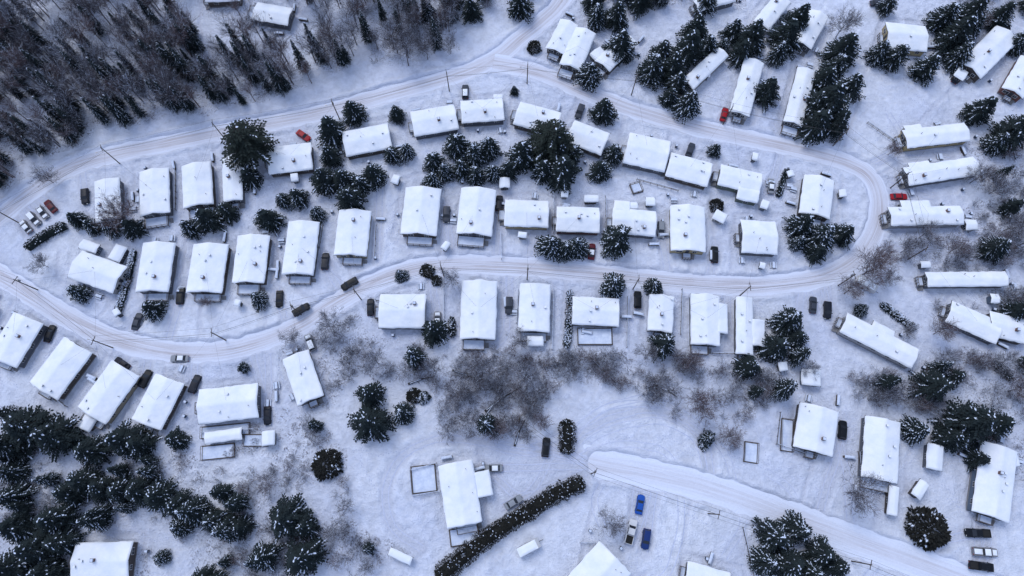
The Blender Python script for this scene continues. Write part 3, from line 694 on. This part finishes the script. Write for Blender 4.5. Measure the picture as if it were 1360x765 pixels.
def put_tree(u,v,r,k,parent=None,hf=None):
    sc=gscale(u,v); Rm=r*sc
    if k=='b':
        x,y=g(u,v,Rm*0.5); o=link("cedar_shrub",BUSH[0 if r>15 else R_.choice((0,1))],parent,(x,y,hz(x,y)-.1),R_.uniform(0,6.28),(Rm*.95,Rm*.95,Rm*R_.uniform(.9,1.2))); return
    H=min(16,max(3.5,Rm*2.45)) if hf is None else hf
    x,y=g(u,v,H*0.45)
    me=R_.choice(PINE) if k=='p' else CON[k]
    link("pine_tree" if k=='p' else "spruce_tree",me,parent,(x,y,hz(x,y)-.1),R_.uniform(0,6.28),(Rm/3.25*R_.uniform(.95,1.12),Rm/3.25*R_.uniform(.95,1.12),H/11))
for u,v,r,k in TREES: put_tree(u,v,r,k)
BT=[(160,285,30,1),(440,430,22,0),(388,450,16,0),(598,372,18,2),(575,490,20,0),(55,350,16,0),(1140,655,32,0),(1155,358,30,1),(1130,385,20,1),(812,696,22,0),(560,62,16,0),(598,62,13,0),(545,55,16,2),(520,60,15,0),(1120,35,24,0),(60,235,18,0),
(690,452,16,0),(640,492,24,0),(920,480,18,1),(860,470,18,0),(930,540,26,1),(970,580,20,1),(1185,200,12,1),(275,402,10,1),(1300,235,20,0),(1250,440,20,1),(1075,490,14,0),(500,480,20,2),(1205,330,18,0),(1180,370,14,0),(720,560,16,1),
(1170,345,22,1),(620,560,22,0),(660,570,20,1),(610,520,20,0),(700,500,20,2),(760,490,16,0),(1190,520,20,0),(1230,310,18,0),(1270,330,18,1),(1345,300,20,0),(1350,518,20,1),(1205,440,14,0),(1335,480,18,0),(1325,250,20,2)]
for u,v,r,k in BT:
    Rm=r*gscale(u,v); H=Rm*1.9; x,y=g(u,v,H*.5); s=Rm/4.2
    link("bare_tree",BARE[k],None,(x,y,hz(x,y)),R_.uniform(0,6.28),(s,s,s))
def root(nm):
    o=bpy.data.objects.new(nm,None); scene.collection.objects.link(o); return o
for bi,(poly,nb,ns,nc) in enumerate(BRUSH):
    tall=bi in (9,10)
    wd=root("woodland" if tall else "brushwood")
    us=[p[0] for p in poly]; vs=[p[1] for p in poly]
    cand=[]
    for kind,n in (('b',nb),('s',ns),('c',nc)):
        k=0; tries=0
        while k<n and tries<n*25:
            tries+=1; u=R_.uniform(min(us),max(us)); v=R_.uniform(min(vs),max(vs))
            if not bool(inpoly(np.array([u]),np.array([v]),poly)[0]): continue
            x,y=g(u,v)
            if float(vn(x,y,9,13))<R_.uniform(.15,.55): continue
            if kind=='c' and tall and R_.random()>0.3+0.7*max(0,min(1,(v-20)/70)) : continue
            d,_=near_road((x,y))
            if d<(6 if kind!='s' else 4.5) or blocked(x,y,2.0 if kind!='s' else .8): continue
            cand.append((kind,u,v,x,y)); k+=1
    X2=np.array([c[3] for c in cand]); Y2=np.array([c[4] for c in cand]); hh=hfield(X2,Y2) if len(cand) else []
    for (kind,u,v,x,y),z in zip(cand,hh):
        rz=R_.uniform(0,6.28)
        if kind=='b':
            s=R_.uniform(.6,1.15)
            if tall: link("bare_tree_trunked",R_.choice(TALL),wd,(x,y,z-.1),rz,(s*1.05,s*1.05,s))
            else: s*=.95; link("bare_sapling",R_.choice(SAP),wd,(x,y,z-.1),rz,(s,s,s))
        elif kind=='s':
            s=R_.uniform(.7,1.5); link("bare_shrub",R_.choice(SHR),wd,(x,y,z-.05),rz,(s,s,s*R_.uniform(.7,1.1)))
        else:
            s=R_.uniform(.55,1.1); f=.62 if tall else .9; link("conifer",CON[R_.choice((0,2,5,4) if tall else (0,1,2,3,4,5))],wd,(x,y,z-.1),rz,(s*f,s*f,s*(1.25 if tall else 1.1)))

# ------------------------------------------------------------------ hedges
def hedge(pts,wpx,h,snow,mat=M_hedge,nm="cedar_hedge"):
    P=[Vector(g(*p,h*.5)) for p in crom(pts,6)]; W=wpx*gscale(*pts[0]); mb=MB(); r=random.Random(int(pts[0][0]))
    s=[0]
    for a,b in zip(P[:-1],P[1:]): s.append(s[-1]+(b-a).length)
    T=s[-1]; N=int(T*(W+h*1.2)*26)
    def at(t):
        for i in range(len(P)-1):
            if s[i+1]>=t: break
        f=(t-s[i])/(s[i+1]-s[i]+1e-9); p=P[i].lerp(P[i+1],f); d=(P[i+1]-P[i]).normalized(); return p,Vector((-d.y,d.x))
    for k in range(N):
        t=r.random()*T; p,n=at(t)
        lump=0.7+0.6*float(vn(t,0,1.3,5)); hh=h*(0.8+0.35*float(vn(t,5,1.8,6)))
        a=r.uniform(0,math.pi); q=r.random()**.3; off=math.cos(a)*W/2*lump*q; z=(abs(math.sin(a))**.55)*hh*q
        endf=min(1,t/1.0,(T-t)/1.0)**.5 if T>3 else 1; off*=endf
        x,y=p.x+n.x*off,p.y+n.y*off
        pos=Vector((x,y,z+.1)); nn=Vector((n.x*math.cos(a),n.y*math.cos(a),math.sin(a)))
        d=(nn+Vector((r.uniform(-.8,.8),r.uniform(-.8,.8),r.uniform(-.3,.5)))).normalized()
        sv=d.cross(Vector((r.uniform(-1,1),r.uniform(-1,1),.5))).normalized()
        m=1 if (math.sin(a)>.6 and q>.8 and r.random()<snow*(0.4+1.2*float(vn(x,y,1.5,9)))) else 0
        if m: d.z*=.2; sv=d.cross(Vector((0,0,1))).normalized()
        diamond(mb,pos,d,sv,r.uniform(.25,.5),r.uniform(.14,.28)*(1.5 if m else 1),m)
    t=0.4
    while t<T:
        p,n=at(t); mb.tube((p.x,p.y,-.3),(p.x,p.y,h*.7),.07,.03,4,2); t+=.9
    rows=[]  # solid core hidden inside the foliage, added to block light
    for k in range(max(3,int(T/.5))):
        t=.3+(T-.6)*k/(max(3,int(T/.5))-1); p,n=at(t); rows.append([(p.x+n.x*W*.33*c1*(.8+.4*float(vn(t,c1,1.1,3))),p.y+n.y*W*.33*c1,h*.72*c2*(.8+.3*float(vn(t,0,1.5,6)))) for c1,c2 in ((-1,0),(-1,.6),(-.5,1),(.5,1),(1,.6),(1,0))])
    mb.grid(rows,0)
    link(nm,mb.mesh(nm,[mat,M_snow,M_bark]))
hedge([(580,768),(612,742),(650,712),(700,680),(740,655),(776,640)],25,3.2,.07)
hedge([(751,557),(754,578),(751,603)],20,2.6,.1)
hedge([(34,330),(60,312),(88,298)],13,2.2,.12,M_need)
hedge([(156,415),(168,375),(178,332)],9,1.8,.9,M_need)
hedge([(752,462),(756,425),(757,385)],9,1.9,.7,M_need)
hedge([(1170,403),(1192,420),(1216,438)],10,1.8,.9,M_need)
hedge([(1033,262),(1040,240),(1046,224)],7,1.8,.2,M_need)
hedge([(1318,480),(1345,505)],10,2.0,.2,M_need)
hedge([(0,548),(60,562),(110,590)],20,4.0,.1,M_need)
hedge([(600,420),(601,448)],8,1.8,.3,M_need)

# ------------------------------------------------------------------ utility poles and wires
def pline(pts,service=True):
    tops=[g(u,v) for (u,v) in pts]
    for i,(x,y) in enumerate(tops):
        a=tops[max(0,i-1)]; b=tops[min(len(tops)-1,i+1)]; rz=math.atan2(b[1]-a[1],b[0]-a[0])+math.pi/2
        mb=MB(); mb.tube((0,0,-.5),(0,0,9.5),.16,.11,8,0,True); mb.box((0,0,9.0),(2.2,.12,.14),0)
        for k in (-1,0,1): mb.tube((k*1.0,0,9.07),(k*1.0,0,9.3),.05,.05,6,1,True)
        if i%3==1: mb.tube((.3,0,7.4),(.3,0,8.4),.25,.25,10,1,True)
        if i%2==0: mb.tube((0,0,7.6),(0,1.8,8.0),.04,.04,5,1); mb.box((0,1.95,7.98),(.2,.55,.12),1)
        link("utility_pole",mb.mesh("utility_pole",[M_pole,M_metal]),None,(x,y,hz(x,y)),rz)
    mb=MB()
    for (x0,y0),(x1,y1) in zip(tops[:-1],tops[1:]):
        L=math.hypot(x1-x0,y1-y0); n=(-(y1-y0)/L,(x1-x0)/L)
        for k,zz,rr in ((-1,9.35,.022),(1,9.35,.022),(0,7.6,.04)):
            pr=None
            for i in range(11):
                t=i/10; q=(x0+(x1-x0)*t+n[0]*k,y0+(y1-y0)*t+n[1]*k,zz-4*t*(1-t)*L*.018)
                if pr: mb.tube(pr,q,rr,rr,3)
                pr=q
        if service:
            for cx,cy,rm,*_ in HC_LIST[:NB]:
                if math.hypot(cx-x0,cy-y0)<22:
                    pr=None
                    for i in range(7):
                        t=i/6; q=(x0+(cx-x0)*t,y0+(cy-y0)*t,8+(4.4-8)*t-4*t*(1-t)*.4)
                        if pr: mb.tube(pr,q,.015,.015,3)
                        pr=q
    link("power_line",mb.mesh("power_line",[M_wire]))
pline([(-90,330),(25,296),(160,218),(300,186),(452,160),(597,122),(700,112),(838,128),(960,165),(1105,195),(1182,250),(1205,345),(1345,330)])
pline([(-60,345),(50,385),(150,462),(300,452),(400,418),(480,398),(590,368),(700,372),(840,385),(980,395),(1112,380)])
pline([(690,560),(785,629),(940,682),(1130,745),(1300,815)],False)

# ------------------------------------------------------------------ fences, decks, yard clutter
def fence(a,b,h=1.3):
    A=Vector(g(*a));B=Vector(g(*b)); L=(B-A).length; d=(B-A)/L; mb=MB(); n=int(L/2)+1; rz=math.atan2(d.y,d.x)
    for i in range(n+1):
        p=A+d*L*i/n; mb.box((p.x,p.y,h/2),(.1,.1,h+.5),0,rz)
    m=(A+B)/2
    for z in (.35*h,.7*h,h): mb.box((m.x,m.y,z+.2),(L,.05,.12),0,rz)
    mb.box((m.x,m.y,h+.3),(L,.1,.06),1,rz)
    link("wooden_fence",mb.mesh("wooden_fence",[M_wood,M_snow]))
for a,b in (((735,385),(733,465)),((545,625),(548,658)),((548,658),(585,652)),((545,625),(580,615)),((833,395),(832,462)),((1035,548),(1030,590)),((1030,590),(1080,607)),((270,575),(340,570)),((500,300),(498,345)),
 ((905,385),(903,445)),((845,240),(900,255)),((665,310),(666,345)),((60,515),(90,540)),((985,700),(1000,765)),((770,720),(790,720)),((1138,600),(1140,625)),((600,700),(642,712)),((688,385),(686,430)),((945,470),(975,470)),((1150,165),(1200,200)),((965,60),(990,75)),
 ((233,330),(228,385)),((360,300),(355,345)),((430,300),(425,330)),((590,375),(590,440)),((735,262),(735,310)),((804,262),(804,312)),((235,225),(235,280)),((540,400),(500,400))): fence(a,b)
def platform(u,v,wx,wy,rz,nm="garden_deck"):
    x,y=g(u,v,.6); mb=MB(); mb.box((0,0,.5),(wx,wy,.14),0); mb.box((0,0,.68),(wx-.5,wy-.5,.22),1)
    for i in (-1,0,1):
        for j in (-1,1): mb.box((i*(wx/2-.06),j*(wy/2-.06),.6),(.1,.1,2.0),0)
    for j in (-1,1): mb.box((0,j*(wy/2-.06),1.55),(wx-.02,.08,.08),0)
    for j in (-1,1): mb.box((j*(wx/2-.06),0,1.64),(.08,wy-.2,.08),0)
    link(nm,mb.mesh(nm,[M_wood,M_snow]),None,(x,y,0),rz)
platform(563,636,6,6.5,.12); platform(997,601,3.4,5,-.15); platform(300,572,12,3,.1); platform(790,447,9,4.5,0); platform(1045,578,3,8,-.15); platform(340,585,6,3,0)
platform(845,250,3,3,.3); platform(617,712,7,4,.15); platform(290,600,8,3.5,.1); platform(1000,455,3,5,0)
def bin_mesh():
    mb=MB(); b=[(-.25,-.28,.06),(.25,-.28,.06),(.25,.28,.06),(-.25,.28,.06)]; t=[(-.31,-.36,1.0),(.31,-.36,1.0),(.31,.36,1.0),(-.31,.36,1.0)]
    for i in range(4): mb.poly([b[i],b[(i+1)%4],t[(i+1)%4],t[i]])
    mb.poly(b[::-1]); mb.box((0,0,1.04),(.68,.78,.07)); mb.box((0,0,1.14),(.56,.64,.13),1)
    for s in (-1,1): mb.tube((s*.24,.3,.12),(s*.33,.3,.12),.12,.12,10,2,True)
    mb.tube((-.25,.42,.95),(.25,.42,.95),.02,.02,5); return mb.mesh("bin",[M_bin,M_snow,M_rub])
def wood_mesh():
    mb=MB(); r=random.Random(5)
    for j in range(5):
        for i in range(11-(j%2)): x=-1.3+.26*i+(j%2)*.13; mb.tube((x,-.25+r.uniform(-.04,.04),.12+j*.22),(x,.25+r.uniform(-.04,.04),.12+j*.22),.12,.12,7,0,True)
    G=[[(-1.35+2.7*i/9,(k/3-1)*.38,1.15+.2*min(1,min(i,9-i)/1.2)*min(1,min(k,6-k)/1.5)) for k in range(7)] for i in range(10)]; mb.grid(G,1)
    return mb.mesh("woodpile",[M_wood,M_snow])
def table_mesh():
    mb=MB()
    for k in range(5): mb.box((0,-.3+.15*k,.75),(1.8,.13,.05))
    for s in (-1,1):
        mb.box((0,s*.7,.45),(1.8,.25,.05)); mb.box((0,s*.7,.55),(1.7,.22,.14),1)
        mb.box((s*.65,0,.4),(.08,1.5,.08)); mb.tube((s*.65,-.6,0),(s*.65,-.2,.72),.05,.05,4); mb.tube((s*.65,.6,0),(s*.65,.2,.72),.05,.05,4)
    mb.box((0,0,.87),(1.7,.68,.18),1); return mb.mesh("table",[M_wood,M_snow])
KM=[("wheelie_bin",bin_mesh()),("firewood_stack",wood_mesh()),("picnic_table",table_mesh())]
for (cx,cy,rm,hw,hl,rz) in HC_LIST[:NB]:
    for _ in range(R_.choice((2,3,4))):
        sd=R_.choice((-1,1)); 
        if R_.random()<.6: lx=sd*(hw+R_.uniform(.4,2.2)); ly=R_.uniform(-hl,hl)
        else: lx=R_.uniform(-hw,hw); ly=hl+R_.uniform(.8,3.5)
        x=cx+lx*math.cos(rz)-ly*math.sin(rz); y=cy+lx*math.sin(rz)+ly*math.cos(rz)
        if blocked(x,y,.3) or near_road((x,y))[0]<4.5: continue
        n,m=R_.choice(KM); link(n,m,None,(x,y,hz(x,y)-.03),rz+R_.choice((0,1.57))+R_.uniform(-.15,.15))
for (u,v,L,a) in ((668,530,11,.6),(655,540,8,.9),(800,492,9,-.8),(560,505,7,.3),(885,520,6,-.5),(690,575,7,1.2),(620,500,8,-.4),(740,485,7,.2)):
    x,y=g(u,v); mb=MB(); mb.tube((-L/2,0,.3),(0,.2,.45),.28,.22,8,0,True); mb.tube((0,.2,.45),(L/2,-.1,.35),.22,.1,8,0,True)
    for k in range(5): 
        t=-L/2+L*(k+1)/6; mb.tube((t,0,.4),(t+.7,(-1)**k*1.1,.9),.06,.02,4,0)
    mb.tube((-L/2+.5,0,.5),(0,.2,.64),.14,.13,5,1)
    link("fallen_log",mb.mesh("fallen_log",[M_bark,M_snow]),None,(x,y,hz(x,y)),a)

# ------------------------------------------------------------------ footprints
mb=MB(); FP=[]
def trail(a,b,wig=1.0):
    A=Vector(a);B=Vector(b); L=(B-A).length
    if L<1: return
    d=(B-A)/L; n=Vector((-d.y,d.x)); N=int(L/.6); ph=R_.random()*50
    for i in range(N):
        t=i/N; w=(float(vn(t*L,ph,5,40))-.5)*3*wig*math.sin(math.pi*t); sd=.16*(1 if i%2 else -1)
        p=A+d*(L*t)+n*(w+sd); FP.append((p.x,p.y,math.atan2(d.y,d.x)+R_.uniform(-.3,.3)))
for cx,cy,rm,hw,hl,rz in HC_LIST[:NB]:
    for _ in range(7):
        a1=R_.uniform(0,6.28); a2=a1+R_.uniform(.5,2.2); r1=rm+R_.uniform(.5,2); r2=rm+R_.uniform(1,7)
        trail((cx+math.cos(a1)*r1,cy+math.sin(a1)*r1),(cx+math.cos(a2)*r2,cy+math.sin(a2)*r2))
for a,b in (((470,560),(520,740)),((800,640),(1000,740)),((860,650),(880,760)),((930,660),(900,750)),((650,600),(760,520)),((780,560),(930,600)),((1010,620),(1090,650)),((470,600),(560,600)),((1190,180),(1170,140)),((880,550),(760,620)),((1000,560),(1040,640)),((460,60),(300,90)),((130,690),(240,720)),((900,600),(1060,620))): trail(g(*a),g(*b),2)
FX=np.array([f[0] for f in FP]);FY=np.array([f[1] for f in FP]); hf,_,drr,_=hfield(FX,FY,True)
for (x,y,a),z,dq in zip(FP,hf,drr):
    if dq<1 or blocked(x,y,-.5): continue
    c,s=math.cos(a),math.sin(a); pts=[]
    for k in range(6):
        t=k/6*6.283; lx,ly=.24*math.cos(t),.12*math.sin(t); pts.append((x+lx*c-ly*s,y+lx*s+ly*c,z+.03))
    mb.poly(pts)  # flat patch, no dent: its shade comes from the colour
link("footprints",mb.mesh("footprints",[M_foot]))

# ------------------------------------------------------------------ light: high thin overcast
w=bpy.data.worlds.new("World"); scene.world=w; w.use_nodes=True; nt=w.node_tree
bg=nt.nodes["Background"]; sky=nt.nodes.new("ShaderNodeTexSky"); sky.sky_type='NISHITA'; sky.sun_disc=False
EL,AZ=55,-35
sky.sun_elevation=math.radians(EL); sky.sun_rotation=math.radians(AZ)
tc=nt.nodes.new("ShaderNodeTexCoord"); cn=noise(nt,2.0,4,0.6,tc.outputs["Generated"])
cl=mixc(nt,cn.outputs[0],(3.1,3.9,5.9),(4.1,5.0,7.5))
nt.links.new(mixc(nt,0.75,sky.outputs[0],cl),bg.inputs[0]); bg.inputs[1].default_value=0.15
sun=bpy.data.lights.new("sun",'SUN'); sun.energy=1.5; sun.angle=math.radians(30); sun.color=(1.0,0.98,0.97)
so=bpy.data.objects.new("sun",sun); scene.collection.objects.link(so)
az=math.radians(AZ); el=math.radians(EL)
dirv=Vector((math.sin(az)*math.cos(el),math.cos(az)*math.cos(el),math.sin(el)))
so.rotation_euler=dirv.to_track_quat('Z','Y').to_euler(); so.location=(0,0,100)
scene.view_settings.view_transform='Standard'; scene.view_settings.look='None'; scene.view_settings.exposure=0
print("objects",len(bpy.data.objects))
